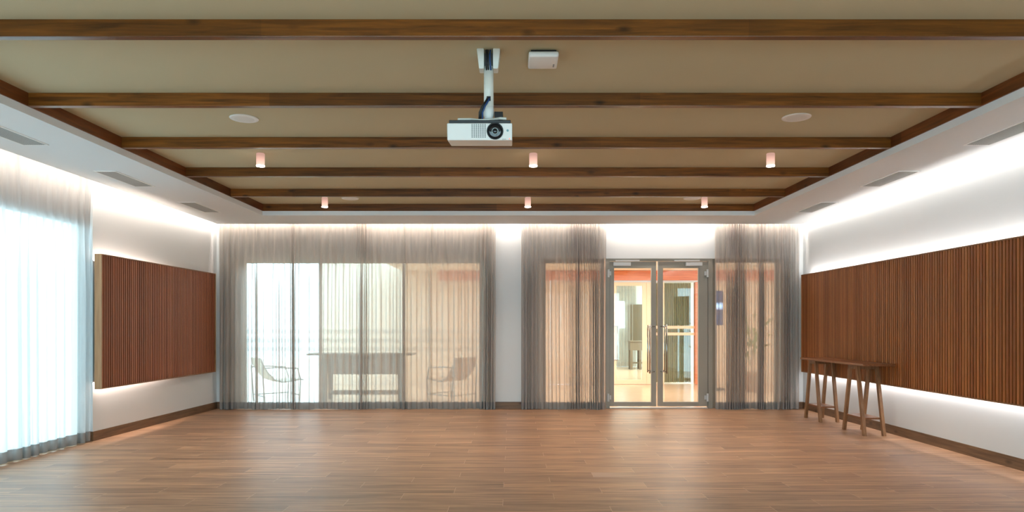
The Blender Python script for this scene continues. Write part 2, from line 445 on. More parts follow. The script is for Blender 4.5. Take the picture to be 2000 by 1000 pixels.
# ---------------------------------------------------------------- slatted panels
def slat_panel(name, L, H, depth, mat, label, loc, ang, flip=1):
    root = empty(name, loc, ang)
    tag(root, label, 'wall panel', 'slatted wood wall panels')
    t = .014; p = .045; n = int(L/p)
    bm = NB(); box(bm, t, L-t, flip*.030, flip*(depth), t, H-t)
    obj('backing_board', bm, m_backing, root); bm = NB()
    k = 0
    for i in range(n):
        a = i*p+.007; b = a+.031
        if b > L-t: break
        a = max(a, t)
        box(bm, a, b, flip*.002, flip*.0305, t+.001, H-t-.001)
    obj('slats', bm, mat, root)
    bm = NB()
    box(bm, 0, t, 0, flip*depth, 0, H); box(bm, L-t, L, 0, flip*depth, 0, H)
    f = obj('side_board', bm, m_cap, root); f['label'] = 'paler pine side board with knots'
    bm = NB(); box(bm, t, L-t, 0, flip*depth, 0, t); box(bm, t, L-t, 0, flip*depth, H-t, H)
    obj('edge_board', bm, m_tleg, root)
    return root
# long panel on the right wall: local x runs toward the camera
slat_panel('slatted_wall_panel', 7.9, 1.56, .085, m_slatR, 'long dark slatted wood panel floating on the wall behind the narrow table',
           (4.65, 10.98, .625), -PI/2, 1)
a = math.atan2(11.06-8.01, -4.797+4.815)
slat_panel('slatted_wall_panel', 3.05, 1.59, .085, m_slatL, 'shorter reddish slatted wood panel with a pale pine side edge, beside the tall bright window',
           (-4.815, 8.01, .62), a, 1)

# ---------------------------------------------------------------- curtains
def curtain(name, label, p0, p1, z0, z1, period, A, bunch, seed, mat=None, side=1, hem=.115, drift=.02, B=.0):
    rr = random.Random(seed)
    p0, p1 = Vector((p0[0], p0[1], 0)), Vector((p1[0], p1[1], 0))
    L = (p1-p0).length; d = (p1-p0).normalized(); n = Vector((-d.y, d.x, 0))*side
    root = empty(name, (p0.x, p0.y, 0))
    tag(root, label, 'curtain', 'sheer grey curtains')
    # two families of pleats: regular pinch pleats at the heading, wider irregular folds toward the hem
    cols = int(L/period*26)
    nf = int(L/period)+8
    rt = [rr.uniform(.9, 1.1) for _ in range(nf)]
    rb = [rr.uniform(.6, 1.5) for _ in range(nf)]
    ampr = [rr.uniform(.45, 1.35) for _ in range(nf)]
    rows = 26
    zs = [z0 + (z1-z0)*(r/rows) for r in range(rows+1)]
    zs = sorted(set([z for z in zs if abs(z-(z0+hem)) > .05] + [z0+hem]))
    def lk(arr, u):
        q = u/L*(len(arr)-1.001); i = int(q); t = q-i; t = t*t*(3-2*t); return arr[i]*(1-t)+arr[i+1]*t
    ph = []; pt = rr.random()*6; pb = rr.random()*6
    us = []; u = 0
    dn = lambda u: 1+sum(s_*math.exp(-((u-b_)/w_)**2) for b_, w_, s_, q_ in bunch)
    while u < L:
        us.append(u); u += period/24/(dn(u)**.8)
    us.append(L); cols = len(us)-1
    for c, u in enumerate(us):
        dens = dn(u); du = us[c]-us[c-1] if c else 0
        pt += du*2*PI/period*lk(rt, u)*(1+.45*(dens-1))
        pb += du*2*PI/(period*1.15)*lk(rb, u)*dens
        ph.append((u, pt, pb, dens))
    def P(c, z):
        u, t_, b_, dens = ph[c]
        h = (z-z0)/(z1-z0)
        k = max(0, min(1, (h-.55)/.42)); k = k*k*(3-2*k)      # 1 at the heading, 0 below
        am = lk(ampr, u)
        yb = 1.05*A*am*math.sin(b_ + .25*math.sin(1.7*h+u*2)); yt = .62*A*math.sin(t_)
        lat_b = -(.0048+.0052*am)*math.sin(2*b_)*(period/.12) ; lat_t = -.0062*math.sin(2*t_)*(period/.12)
        yb *= min(2.3, 1+.75*(dens-1)); yt *= min(1.8, 1+.4*(dens-1))
        extra = 0
        for bb, w_, s_, q_ in bunch:
            extra += q_*(.35+.75*(1-h))*math.exp(-((u-bb)/w_)**2)*math.sin(b_*.5+1.0)
        x = u + lat_b*(1-k) + lat_t*k + extra*.8 + drift*.5*math.sin(u*3.1+seed)*(1-h)**2
        x = max(0, min(L, x))
        return d*x + n*(yb*(1-k) + yt*k + extra*.5) + Vector((0, 0, z + (.005*math.sin(u*9+seed) if z == z0 else 0)))
    def grid(zl, mat, nm):
        bm = NB(); prev = None
        for z in zl:
            ring = [bm.verts.new(P(c, z)) for c in range(cols+1)]
            if prev:
                for c in range(cols): bm.faces.new((prev[c], prev[c+1], ring[c+1], ring[c]))
            prev = ring
        me = bpy.data.meshes.new(nm); bm.to_mesh(me); bm.free(); me.materials.append(mat)
        for q in me.polygons: q.use_smooth = True
        o = bpy.data.objects.new(nm, me); C.objects.link(o); o.parent = root
        return o
    hz = z0+hem
    grid([z for z in zs if z >= hz-1e-6], mat or m_sheer, 'fabric')
    h = grid([z0, z0+hem*.5, hz], m_hem, 'hem'); h['label'] = 'doubled darker hem band'
    # curtain track the heading runs in
    bm = NB(); tube(bm, [(0, 0, z1+.006), (d.x*L, d.y*L, z1+.006)], .006, 6); obj('track', bm, m_white, root)
    return root
px = lambda x, z=11.15: (x-1000)*z/F
YC = 11.15
ZT = 3.10
curtain('sheer_curtain', 'wide grey sheer curtain whose outer edge touches the corner by the shorter slatted panel',
        (px(427), YC-.005), (px(710), YC-.02), .004, ZT, .125, .024,
        [(px(573)-px(427), .03, 4.5, .012), (.14, .14, .7, .01), (px(703)-px(427), .04, 3.5, .012), (px(500)-px(427), .02, 2, .01)], 11, drift=.02, B=.016)
curtain('sheer_curtain', 'wide grey sheer curtain bunched dark where it ends at the white pillar between the windows',
        (px(704), YC+.045), (px(968), YC+.02), .004, ZT, .115, .024,
        [(px(712)-px(704), .03, 3.5, .012), (px(952)-px(704), .11, 2.4, .012), (px(840)-px(704), .02, 2.2, .012), (px(788)-px(704), .02, 2.0, .012)], 23, drift=.02, B=.018)
curtain('sheer_curtain', 'narrow grey sheer curtain between the white pillar and the glass doors',
        (px(1018), YC), (px(1184), YC), .004, ZT, .095, .026,
        [(.10, .12, .9, .01), (px(1128)-px(1018), .10, 4.2, .012), (px(1160)-px(1018), .07, 3.6, .012)], 37, drift=.03, B=.022, mat=m_sheer_d)
curtain('sheer_curtain', 'narrow grey sheer curtain between the glass doors and the long slatted panel',
        (px(1396), YC), (px(1562), YC), .004, ZT, .1, .026,
        [(px(1440)-px(1396), .13, 4.2, .012), (px(1486)-px(1396), .05, 2.6, .012), (px(1536)-px(1396), .14, 1.3, .01)], 53, drift=.03, B=.02, mat=m_sheer_d)
curtain('sheer_curtain', 'tall pale sheer curtain over the bright side window, beside the shorter slatted panel',
        (-4.985, 8.06), (-4.985, 2.2), .012, ZT, .15, .024, [(.12, .1, .8, .02), (1.15, .06, 1.2, .03)], 71, drift=.02, B=.014, mat=m_sheer_p)

# ---------------------------------------------------------------- windows
BANDS = ((1.235, 1.305), (1.085, 1.155), (.945, 1.01))
m_frost = sheer('frosted_film', (.85, .86, .84, 1), .22, .7)
def window(name, label, rects, x0, x1, z0, z1, yc, fw, axis='x', mull=(), mw=.05, gm=None, fm=None, fd=.06, bands=()):
    """frame + panes; axis x: in a wall facing y"""
    root = empty(name, (0, 0, 0)); tag(root, label, 'window', kind='structure')
    def bx(bm, a, b, c, d, th):
        if axis == 'x': box(bm, a, b, yc-th/2, yc+th/2, c, d)
        else: box(bm, yc-th/2, yc+th/2, a, b, c, d)
    bm = NB()
    bx(bm, x0, x0+fw, z0, z1, fd); bx(bm, x1-fw, x1, z0, z1, fd)
    bx(bm, x0+fw, x1-fw, z1-fw, z1, fd); bx(bm, x0+fw, x1-fw, z0, z0+fw, fd)
    for m_ in mull: bx(bm, m_-mw/2, m_+mw/2, z0+fw, z1-fw, fd)
    obj('window_frame', bm, fm or m_alu, root)
    xs = [x0+fw] + [v for m_ in mull for v in (m_-mw/2, m_+mw/2)] + [x1-fw]
    for i in range(0, len(xs), 2):
        bm = NB(); bx(bm, xs[i], xs[i+1], z0+fw, z1-fw, .008)
        pn = obj('pane', bm, gm or m_glass, root)
        if bands:
            bm = NB()
            for a_, b_ in bands:
                if axis == 'x': box(bm, xs[i]+.002, xs[i+1]-.002, yc-.0062, yc-.0042, a_, b_)
                else: box(bm, yc+.0042, yc+.0062, xs[i]+.002, xs[i+1]-.002, a_, b_)
            obj('safety_band', bm, m_frost, pn)
    return root
window('window_1', 'wide floor-length window behind the two wide sheer curtains', None, W1[0], W1[1], 0, HO, 11.36, .07, mull=(px(626, 11.36), px(789, 11.36)), mw=.045, fm=m_silver, bands=BANDS)
window('window_2', 'narrow sidelight window behind the curtain nearest the pillar', None, W2[0], W2[1], 0, HO, 11.36, .07, mull=())
window('window_3', 'narrow sidelight window on the table side of the doors', None, W3[0], W3[1], 0, HO, 11.36, .06, mull=())
window('window_6', 'wide window wall behind the photographer', None, -4.2, 4.2, 0, 2.7, YE-.1, .07, mull=(-2.1, 0, 2.1))
window('window_4', 'tall side window glowing with daylight behind the pale curtain', None, 2.0, YJ, 0, 2.60, -5.08, .06, axis='y', mull=(4.0, 6.0), mw=.07)

# ---------------------------------------------------------------- glass doors
sD = 1333.33/11.30
dx = lambda x: (x-1000)/sD
dz = lambda y: CH+(637-y)/sD
bm = NB()
box(bm, DR[0], dx(1190.3), 11.27, 11.37, 0, HO); box(bm, dx(1382.5), DR[1], 11.27, 11.37, 0, HO)
box(bm, dx(1190.3), dx(1382.5), 11.27, 11.37, dz(510), HO)
tag(obj('trim_1', bm, m_alu), 'grey aluminium door frame around the glass double doors', 'door frame', kind='structure')
bm = NB(); box(bm, dx(1190.5), dx(1382), 11.29, 11.36, 0, .012)
tag(obj('trim_2', bm, m_silver), 'thin pale threshold strip under the glass double doors', 'threshold', kind='structure')

def door(name, label, xa, xb, ga, gb, hinge, meet, dirn):
    root = empty(name, (dx(hinge), 11.32, 0)); tag(root, label, 'door', 'glass double doors', 'structure')
    ox = dx(hinge)
    zb, zt = dz(793.5), dz(511)
    gz0, gz1 = dz(785), dz(523.5)
    X0, X1, G0, G1 = dx(xa)-ox, dx(xb)-ox, dx(ga)-ox, dx(gb)-ox
    bm = NB()
    box(bm, X0, G0, -.03, .025, zb, zt, .003); box(bm, G1, X1, -.03, .025, zb, zt, .003)
    box(bm, G0, G1, -.0295, .0245, gz1, zt-.0005); box(bm, G0, G1, -.0295, .0245, zb+.0005, gz0)
    obj('door_frame', bm, m_alu, root)
    bm = NB(); box(bm, G0, G1, -.006, .004, gz0, gz1); obj('pane', bm, m_glass, root)
    # pull handle, room side: offset bar on two posts
    for side, yy in ((1, -.085), (-1, .08)):
        bm = NB()
        hx = dx(meet)-ox; mx = dx(1277 if dirn > 0 else 1290)-ox
        if side == 1: z0, z1 = dz(729), dz(634)
        else: z0, z1 = dz(728), dz(635)
        tube(bm, [(hx, yy, z0), (hx, yy, z1)], .0125, 12)
        for zz in (z0+.03, z1-.03):
            tube(bm, [(hx, yy, zz), (mx, yy*.9, zz), (mx, -.03 if side == 1 else .025, zz)], .008, 8)
        obj('handle', bm, m_steel, root, True)
    # hinges
    for y in (534, 776):
        bm = NB(); z = dz(y); hx = dx(1187.5 if dirn > 0 else 1381)-ox
        tube(bm, [(hx, -.055, z-.065), (hx, -.055, z+.065)], .019, 12)
        box(bm, min(hx, hx+dirn*.05), max(hx, hx+dirn*.05), -.045, -.0305, z-.035, z+.035, .003)
        obj('hinge', bm, m_silver, root, False)
    # closer
    bm = NB()
    if dirn > 0: a, b, c = dx(1197)-ox, dx(1231)-ox, dx(1248)-ox
    else: a, b, c = dx(1338)-ox, dx(1370)-ox, dx(1316)-ox
    box(bm, a, b, -.085, -.0305, dz(520), dz(513), .006)
    cl = obj('door_closer', bm, m_silver, root)
    bm = NB(); s0 = a+.04 if dirn > 0 else b-.04
    box(bm, min(s0, c), max(s0, c), -.07, -.052, dz(511)+.002, dz(508.5)); obj('closer_arm', bm, m_silver, cl)
    return root
door('door_1', 'glass door leaf in grey aluminium on the pillar side of the pair', 1190.8, 1281.5, 1199.3, 1272, 1190.8, 1267.5, 1)
door('door_2', 'glass door leaf in grey aluminium on the table side of the pair', 1284.8, 1382, 1294.8, 1363.8, 1382, 1300.5, -1)

# ---------------------------------------------------------------- console table
table = empty('console_table', (4.45, 9.16, 0))
tag(table, 'narrow brown wooden console table on two splayed trestles against the long slatted panel', 'table')
bm = NB(); box(bm, -.203, .193, -.895, .90, .872, .90, .004)
tp = obj('tabletop', bm, m_table, table)
for yc, s0 in ((8.712, .26), (9.90, .24)):
    y = yc-9.16
    for X in (4.365, 4.605):
        x = X-4.45
        for s in (-1, 1):
            bm = NB(); bar(bm, (x, y+s*s0, 0), (x, y+s*.085, .870), .036, .046)
            obj('leg', bm, m_tleg, table)
    bm = NB(); box(bm, -.102, .170, y-.066, y+.066, .815, .870); obj('top_rail', bm, m_tleg, table)
    k = s0-(s0-.085)*.235
    bm = NB(); box(bm, -.080, .150, y-k+.0, y+k, .198, .220, .002); obj('shelf', bm, m_table, table)

# ---------------------------------------------------------------- ceiling lamps, speakers, vents
m_glow, nt, out = new_mat('frosted_lamp_body')
tc = N(nt, 'ShaderNodeTexCoord'); sp = N(nt, 'ShaderNodeSeparateXYZ'); nt.links.new(tc.outputs['Object'], sp.inputs[0])
mr = N(nt, 'ShaderNodeMapRange'); mr.inputs[1].default_value = -.02; mr.inputs[2].default_value = -.135; mr.inputs[3].default_value = .33; mr.inputs[4].default_value = .8
nt.links.new(sp.outputs[2], mr.inputs[0])
e = N(nt, 'ShaderNodeEmission', Color=(1, .58, .46, 1)); nt.links.new(mr.outputs[0], e.inputs[1])
nt.links.new(e.outputs[0], out.inputs[0])
m_bulb = emis('lamp_diffuser', (1, .86, .74, 1), 14)

lamp0 = empty('ceiling_spotlight', (0, 0, ZC))
bm = NB(); lathe(bm, [(.03, 0), (.040, 0), (.0425, -.004), (.0425, -.128), (.040, -.13)], seg=28); obj('lamp_body', bm, m_glow, lamp0, True)
bm = NB(); lathe(bm, [(.0428, -.127), (.0432, -.130), (.042, -.137), (.03, -.139), (.012, -.140)], seg=28); obj('diffuser', bm, m_bulb, lamp0, True)
rows = [(7.2, 'front row, over the curtained window', 'front row, near the projector', 'front row, toward the long slatted panel'),
        (9.7, 'second row, over the curtained window', 'second row, at its middle', 'second row, toward the long slatted panel')]
lab = {(0, 0): 'small white cylinder spotlight, larger-looking row, over the wide curtained window',
       (0, 1): 'small white cylinder spotlight just beyond the projector, in the middle of its row',
       (0, 2): 'small white cylinder spotlight, larger-looking row, toward the long slatted panel',
       (1, 0): 'tiny white cylinder spotlight by the last beam, over the wide curtained window',
       (1, 1): 'tiny white cylinder spotlight by the last beam, in the middle of its row',
       (1, 2): 'tiny white cylinder spotlight by the last beam, toward the glass doors and table'}
first = True
for r, y in enumerate((7.22, 9.70)):
    for c, x in enumerate((-2.66, .225, 2.735)):
        o = lamp0 if first else copy_tree(lamp0); first = False
        o.location = (x, y, ZC); tag(o, lab[(r, c)], 'ceiling light', 'cylinder spotlights on the ceiling')
        l = bpy.data.lights.new('spot_beam', 'SPOT'); l.energy = 70; l.color = (1, .80, .64); l.spot_size = 1.9; l.spot_blend = .9; l.shadow_soft_size = .035
        lo = bpy.data.objects.new('spot_beam', l); C.objects.link(lo); lo.location = (x, y, ZC-.145)
# added fill: unseen spots above and behind the camera that brighten the room
for y in (1.6, -1.2):
    for x in (-2.66, .225, 2.735):
        l = bpy.data.lights.new('spot_beam', 'SPOT'); l.energy = 40; l.color = (1, .84, .70); l.spot_size = 1.9; l.spot_blend = .9; l.shadow_soft_size = .05
        lo = bpy.data.objects.new('spot_beam', l); C.objects.link(lo); lo.location = (x, y, ZC-.2)

sp0 = empty('ceiling_speaker', (0, 0, ZC))
bm = NB(); lathe(bm, [(.101, -.0), (.122, -.0), (.1225, -.004), (.118, -.0085), (.1015, -.009)], seg=48); obj('trim_ring', bm, m_white, sp0, True)
bm = NB(); lathe(bm, [(.1013, -.001), (.1013, -.0075), (.08, -.0095), (.02, -.0105), (.004, -.0105)], seg=48); obj('grille', bm, m_grille, sp0, True)
sl = ['round white flush ceiling speaker between beams, over the tall bright window side',
      'round white flush ceiling speaker between beams, on the long slatted panel side',
      'partly hidden round white ceiling speaker before the last beam, above the wide curtains',
      'partly hidden round white ceiling speaker before the last beam, above the glass doors']
for i, (x, y) in enumerate([(-2.352, 5.995), (2.485, 5.965), (-2.31, 9.74), (2.57, 9.74)]):
    o = sp0 if i == 0 else copy_tree(sp0)
    o.location = (x, y, ZC); tag(o, sl[i], 'ceiling speaker', 'round ceiling speakers')

v0 = empty('air_vent', (0, 0, ZF))
bm = NB()
w, h = .12, .40
for a in ((-w, w, -h, -h+.014), (-w, w, h-.014, h), (-w, -w+.014, -h+.014, h-.014), (w-.014, w, -h+.014, h-.014)):
    box(bm, a[0], a[1], a[2], a[3], -.007, .0)
obj('vent_frame', bm, m_white, v0)
bm = NB(); box(bm, -w+.014, w-.014, -h+.014, h-.014, -.0015, -.0003); obj('backing', bm, m_ventb, v0)
bm = NB()
for k in range(11):
    x = -w+.022 + k*(2*w-.044)/10
    box(bm, x-.006, x+.006, -h+.014, h-.014, -.0055, -.002)
bl = obj('blades', bm, m_vent, v0)
i = 0
for X, side in ((-4.35, 'tall window'), (4.245, 'long slatted panel')):
    for k, Y in enumerate((5.84, 7.69, 9.52)):
        o = v0 if i == 0 else copy_tree(v0); i += 1
        o.location = (X, Y, ZF)
        where = ['largest, cut by the picture edge', 'middle of three in its row', 'smallest-looking, closest to the end curtains'][k]
        if X > 0: where = ['cut by the picture edge', 'middle of three in its row', 'closest to the end curtains'][k]
        tag(o, 'grey air vent on the %s side, %s' % (side, where), 'air vent', 'linear air vents in the soffit')

# ---------------------------------------------------------------- projector
pj = empty('ceiling_projector', (-.155, 4.55, ZC))
tag(pj, 'white video projector hanging from the ceiling on a white pole', 'projector')
def L(x, y, z): return (x+.155, y-4.55, z-ZC)
for s in (-1, 1):
    bm = NB()
    o_, i_ = s*.077, s*.030
    ot, it = s*.062, s*.030
    vs = []
    top = [(i_, -.065), (o_, -.065), (o_, .065), (i_, .065)]
    bot = [(it, -.045), (ot, -.045), (ot, .045), (it, .045)]
    A_ = [bm.verts.new((p[0], p[1], 0)) for p in top]; B_ = [bm.verts.new((p[0], p[1], -.125)) for p in bot]
    bm.faces.new(A_); bm.faces.new(B_)
    for k in range(4): bm.faces.new((A_[k], A_[(k+1) % 4], B_[(k+1) % 4], B_[k]))
    bmesh.ops.recalc_face_normals(bm, faces=bm.faces[:])
    bmesh.ops.bevel(bm, geom=bm.edges[:], offset=.003, segments=2, affect='EDGES')
    obj('ceiling_bracket', bm, m_wmetal, pj)
bm = NB(); box(bm, -.0295, .0295, .02, .06, -.12, 0); o = obj('bracket_back', bm, m_grey, pj)
bm = NB(); lathe(bm, [(.026, -.10), (.0325, -.10), (.0325, -.372), (.028, -.372)], seg=28); obj('pole', bm, m_wmetal, pj, True)
bm = NB(); lathe(bm, [(.02, -.345), (.033, -.35), (.036, -.375), (.036, -.40), (.030, -.415), (.030, -.428)], seg=24, c=(0, 0, -.02)); obj('pole_joint', bm, m_white, pj, True)
for k, (x, mt) in enumerate(((-.016, m_black), (-.004, m_black), (.012, m_cableb))):
    bm = NB()
    tube(bm, [(x, -.045, -.004), (x-.004*(k-1), -.055, -.05), (x, -.050, -.10), (x+.003, -.028, -.13)], .005, 8)
    obj('cable', bm, mt, pj, True); bm = NB()
    tube(bm, [(x*.5, -.030, -.315), (x*.5-.006, -.046, -.335), (-.03+x*.6, -.052, -.375), (-.048+x*.7, -.045, -.415), (-.05+x*.8, -.03, -.47)], .0058, 8)
    obj('cable', bm, mt, pj, True)
bm = NB(); box(bm, -.012, .014, -.0345, -.028, -.335, -.305); obj('cable_slot', bm, m_black, pj)
bm = NB(); box(bm, .038, .095, -.03, .06, -.445, -.405, .003); obj('adapter_box', bm, m_black, pj)
# body in its own frame, nose tipped down
bd = empty('projector_body', L(-.206, 4.35, 2.6025), 0, pj)
bd.rotation_euler = (math.radians(7.5), 0, 0)
W = .2075
def PB(nm, bm, m, sm=False, par=None): return obj(nm, bm, m, par or bd, sm)
bm = NB(); box(bm, -W, W, 0, .285, -.057, .05, .007); case = PB('case', bm, m_white)
bm = NB(); box(bm, -W+.012, W-.01, .006, .275, .0505, .070, .004); PB('top_plate', bm, m_black)
bm = NB()
tube(bm, [(-.14, .02, .077), (-.06, .06, .084), (.02, .14, .088)], .007, 8)
tube(bm, [(.17, .02, .080), (.13, .03, .084), (.04, .14, .088)], .008, 8)
tube(bm, [(-.12, .26, .077), (0, .15, .088), (.15, .26, .077)], .008, 8)
box(bm, -.045, .07, .10, .20, .080, .092, .004); PB('mounting_arm', bm, m_wmetal, False)
lx, lz = .098, .0
bm = NB(); lathe(bm, [(.030, .006), (.050, .004), (.053, -.006), (.050, -.0075), (.046, -.004), (.040, .004), (.03, .004)], c=(lx, 0, lz), axis='y', seg=40); PB('lens_hood', bm, m_black, True)
bm = NB(); lathe(bm, [(.047, .003), (.047, -.001), (.034, -.003), (.028, -.0035)], c=(lx, 0, lz), axis='y', seg=40); PB('lens_barrel', bm, m_lens, True)
bm = NB(); lathe(bm, [(.0215, -.003), (.0215, -.007), (.0165, -.0075), (.0165, -.003)], c=(lx, 0, lz), axis='y', seg=32); PB('lens_ring', bm, m_ring, True)
bm = NB(); lathe(bm, [(.016, -.003), (.014, -.0055), (.008, -.0075), (.002, -.008)], c=(lx, 0, lz), axis='y', seg=24); PB('lens', bm, m_lens, True)
bm = NB()
for i in range(7):
    for j in range(14):
        x = -.052+i*.0137; z = .044-j*.0062
        box(bm, x, x+.0085, -.0012, .002, z-.0038, z)
PB('air_slots', bm, m_grey)
bm = NB(); lathe(bm, [(.0075, .001), (.0075, -.0008), (.003, -.0009)], c=(.178, 0, .004), axis='y', seg=20); PB('emblem', bm, m_teal)
bm = NB(); lathe(bm, [(.0035, .001), (.0035, -.0012), (.001, -.0014)], c=(.190, 0, -.047), axis='y', seg=12); PB('indicator_light', bm, emis('red_led', (1, .12, .08, 1), 1.5))
bm = NB()
for k in range(7): box(bm, .145+k*.0035, .147+k*.0035, -.0008, .001, -.0525+(.001 if k % 2 else 0), -.0475)
PB('lettering', bm, m_grey)

# wireless access point
ap = empty('wireless_access_point', (.209, 4.595, ZC)); tag(ap, 'flat white rounded wireless access point on the ceiling beside the projector mount', 'access point')
bm = NB(); box(bm, -.085, .085, -.085, .085, -.018, 0, .004); obj('mounting_plate', bm, m_black, ap)
bm = NB(); box(bm, -.099, .099, -.113, .113, -.056, -.0185, .014); obj('housing', bm, m_white, ap, True)
bm = NB()
for k in range(5): box(bm, .068, .078, .02+k*.011, .027+k*.011, -.0566, -.0555)
obj('lettering', bm, m_grey, ap)

# ---------------------------------------------------------------- outside and corridor
bm = NB(); box(bm, -14, 10, YB+.201, 30, -.1, -.005)
tag(obj('corridor_floor', bm, m_marble), 'beige polished stone floor beyond the glass doors', 'floor', kind='structure')
bm = NB(); box(bm, -14, -5.31, -6, YB+.2, -.1, -.005)
tag(obj('terrace_floor', bm, m_out), 'pale terrace floor outside the tall side window', 'floor', kind='structure')
bm = NB(); box(bm, -80, -14.001, -60, 90, -.16, -.02); box(bm, -14, 60, 30.001, 90, -.16, -.02)
tag(obj('ground', bm, m_out), 'pale ground beyond the terrace', 'ground', kind='structure')
s16 = 1333.33/16
cxx = lambda x: (x-1000)/s16
cz = lambda y: CH+(637-y)/s16
ZK = 2.66
bm = NB(); box(bm, -2.6, 7.2, YB+.201, 16.0, ZK, ZK+.12)
box(bm, -2.6, 7.2, YB+.201, YB+.25, 2.5, ZK)
tag(obj('corridor_ceiling', bm, m_cream), 'cream ceiling of the corridor beyond the glass doors', 'ceiling', kind='structure')
bm = NB(); box(bm, -1.7, 7.2, 15.93, 16.05, cz(548), cz(529))
tag(obj('corridor_beam', bm, m_orange), 'orange varnished wood beam across the corridor beyond the glass doors', 'beam')
bm = NB()
box(bm, -2.5, cxx(1075), 16.0, 16.1, 0, 3.2)
box(bm, cxx(1075), cxx(1120), 16.0, 16.1, 2.43, 3.2)
box(bm, cxx(1120), cxx(1186), 16.0, 16.1, 0, 3.2)
box(bm, cxx(1363), 7.2, 16.0, 16.1, 0, 3.2)
box(bm, cxx(1186), cxx(1363), 16.0, 16.1, cz(548), 3.2)
box(bm, 7.2, 7.3, YB+.2, 16.1, 0, 3.2)
tag(obj('corridor_wall', bm, m_peach), 'peach corridor wall beyond the glass doors', 'wall', kind='structure')
bm = NB(); box(bm, -4.5, -2.5, 16.0, 16.1, 0, 3.3)
tag(obj('courtyard_wall', bm, m_cream), 'cream courtyard wall seen through the wide sheer curtains', 'wall', kind='structure')
# corridor flush door
d3 = empty('door_3', (cxx(1075), 16.0, 0)); tag(d3, 'peach corridor door with a white pull handle behind the narrow curtain by the pillar', 'door', kind='structure')
bm = NB(); box(bm, .005, cxx(1120)-cxx(1075)-.005, -.0, .05, 0, 2.425, .004); obj('door_panel', bm, m_peach, d3)
bm = NB(); hx = cxx(1095)-cxx(1075); tube(bm, [(hx, -.06, cz(640)), (hx, -.06, cz(595))], .016, 10)
for z in (cz(636), cz(599)): tube(bm, [(hx, -.06, z), (hx, .0, z)], .01, 8)
obj('handle', bm, m_white, d3, True)
# inner glazed door and screen
d4 = empty('door_4', (cxx(1199), 16.0, 0)); tag(d4, 'cream framed inner glass door across the corridor', 'door', kind='structure')
o = cxx(1199)
xa, xb, g0, g1 = cxx(1190)-o, cxx(1263)-o, cxx(1204)-o, cxx(1255)-o
bm = NB(); box(bm, xa, g0, 0, .06, .0, cz(551)); box(bm, g1, xb, 0, .06, 0, cz(551)); box(bm, g0, g1, 0, .06, cz(558), cz(551)); box(bm, g0, g1, 0, .06, 0, cz(742))
obj('door_frame', bm, m_rock, d4)
bm = NB(); box(bm, g0, g1, .025, .033, cz(742), cz(558)); obj('pane', bm, m_glass_g, d4)
bm = NB(); hx = cxx(1205)-o
tube(bm, [(hx, -.07, cz(703)), (hx, -.07, cz(636))], .015, 10)
for z in (cz(703), cz(637)): tube(bm, [(hx-.08, -.07, z), (hx, -.07, z)], .012, 8)
obj('handle', bm, m_steel, d4, True)
bm = NB()
box(bm, cxx(1263), cxx(1272), 15.98, 16.08, 0, cz(551)); box(bm, cxx(1290), cxx(1297), 15.98, 16.08, 0, cz(551))
tag(obj('trim_3', bm, m_rock), 'cream posts beside the inner glass door across the corridor', 'door frame', kind='structure')
bm = NB(); box(bm, cxx(1186), cxx(1363), 15.97, 16.08, cz(551.5), cz(547.8))
tag(obj('trim_4', bm, m_silver), 'grey metal head rail above the inner glass screen', 'trim', kind='structure')
bm = NB(); box(bm, cxx(1357), cxx(1364), 15.95, 16.1, 0, cz(551))
tag(obj('trim_5', bm, m_orange), 'orange wood post at the end of the inner glass screen', 'door frame', kind='structure')
w5 = empty('window_5', (0, 16.03, 0)); tag(w5, 'inner glass screen with an olive drape and two pale bands', 'window', kind='structure')
bm = NB(); box(bm, cxx(1272), cxx(1357), 0, .008, .02, cz(551.5)); obj('pane', bm, m_glass_g, w5)
bm = NB(); box(bm, cxx(1272), cxx(1357), -.003, -.0005, cz(642), cz(636.5)); box(bm, cxx(1272), cxx(1357), -.003, -.0005, cz(655), cz(649.5))
obj('safety_band', bm, m_peach, w5)
# olive drape behind the screen
bm = NB(); prev = None
for z in (.02, 1.2, cz(551)):
    ring = []
    for k in range(121):
        u = cxx(1284) + (cxx(1357)-cxx(1284))*k/120
        ring.append(bm.verts.new((u, 16.3+.035*math.sin(k*.9+.3*z)+.015*math.sin(k*.37), z)))
    if prev:
        for k in range(120): bm.faces.new((prev[k], prev[k+1], ring[k+1], ring[k]))
    prev = ring
tag(obj('olive_drape', bm, m_olive, None, True), 'olive green drape behind the inner glass screen across the corridor', 'curtain')
bm = NB(); prev = None
for z in (.02, 2.9):
    ring = [bm.verts.new((3.25+.9*k/70, 22.85+.03*math.sin(k*.8), z)) for k in range(71)]
    if prev:
        for k in range(70): bm.faces.new((prev[k], prev[k+1], ring[k+1], ring[k]))
    prev = ring
tag(obj('far_sheer_curtain', bm, m_sheer, None, True), 'small pale sheer curtain lit blue in the farther room beyond the inner glass door', 'curtain')
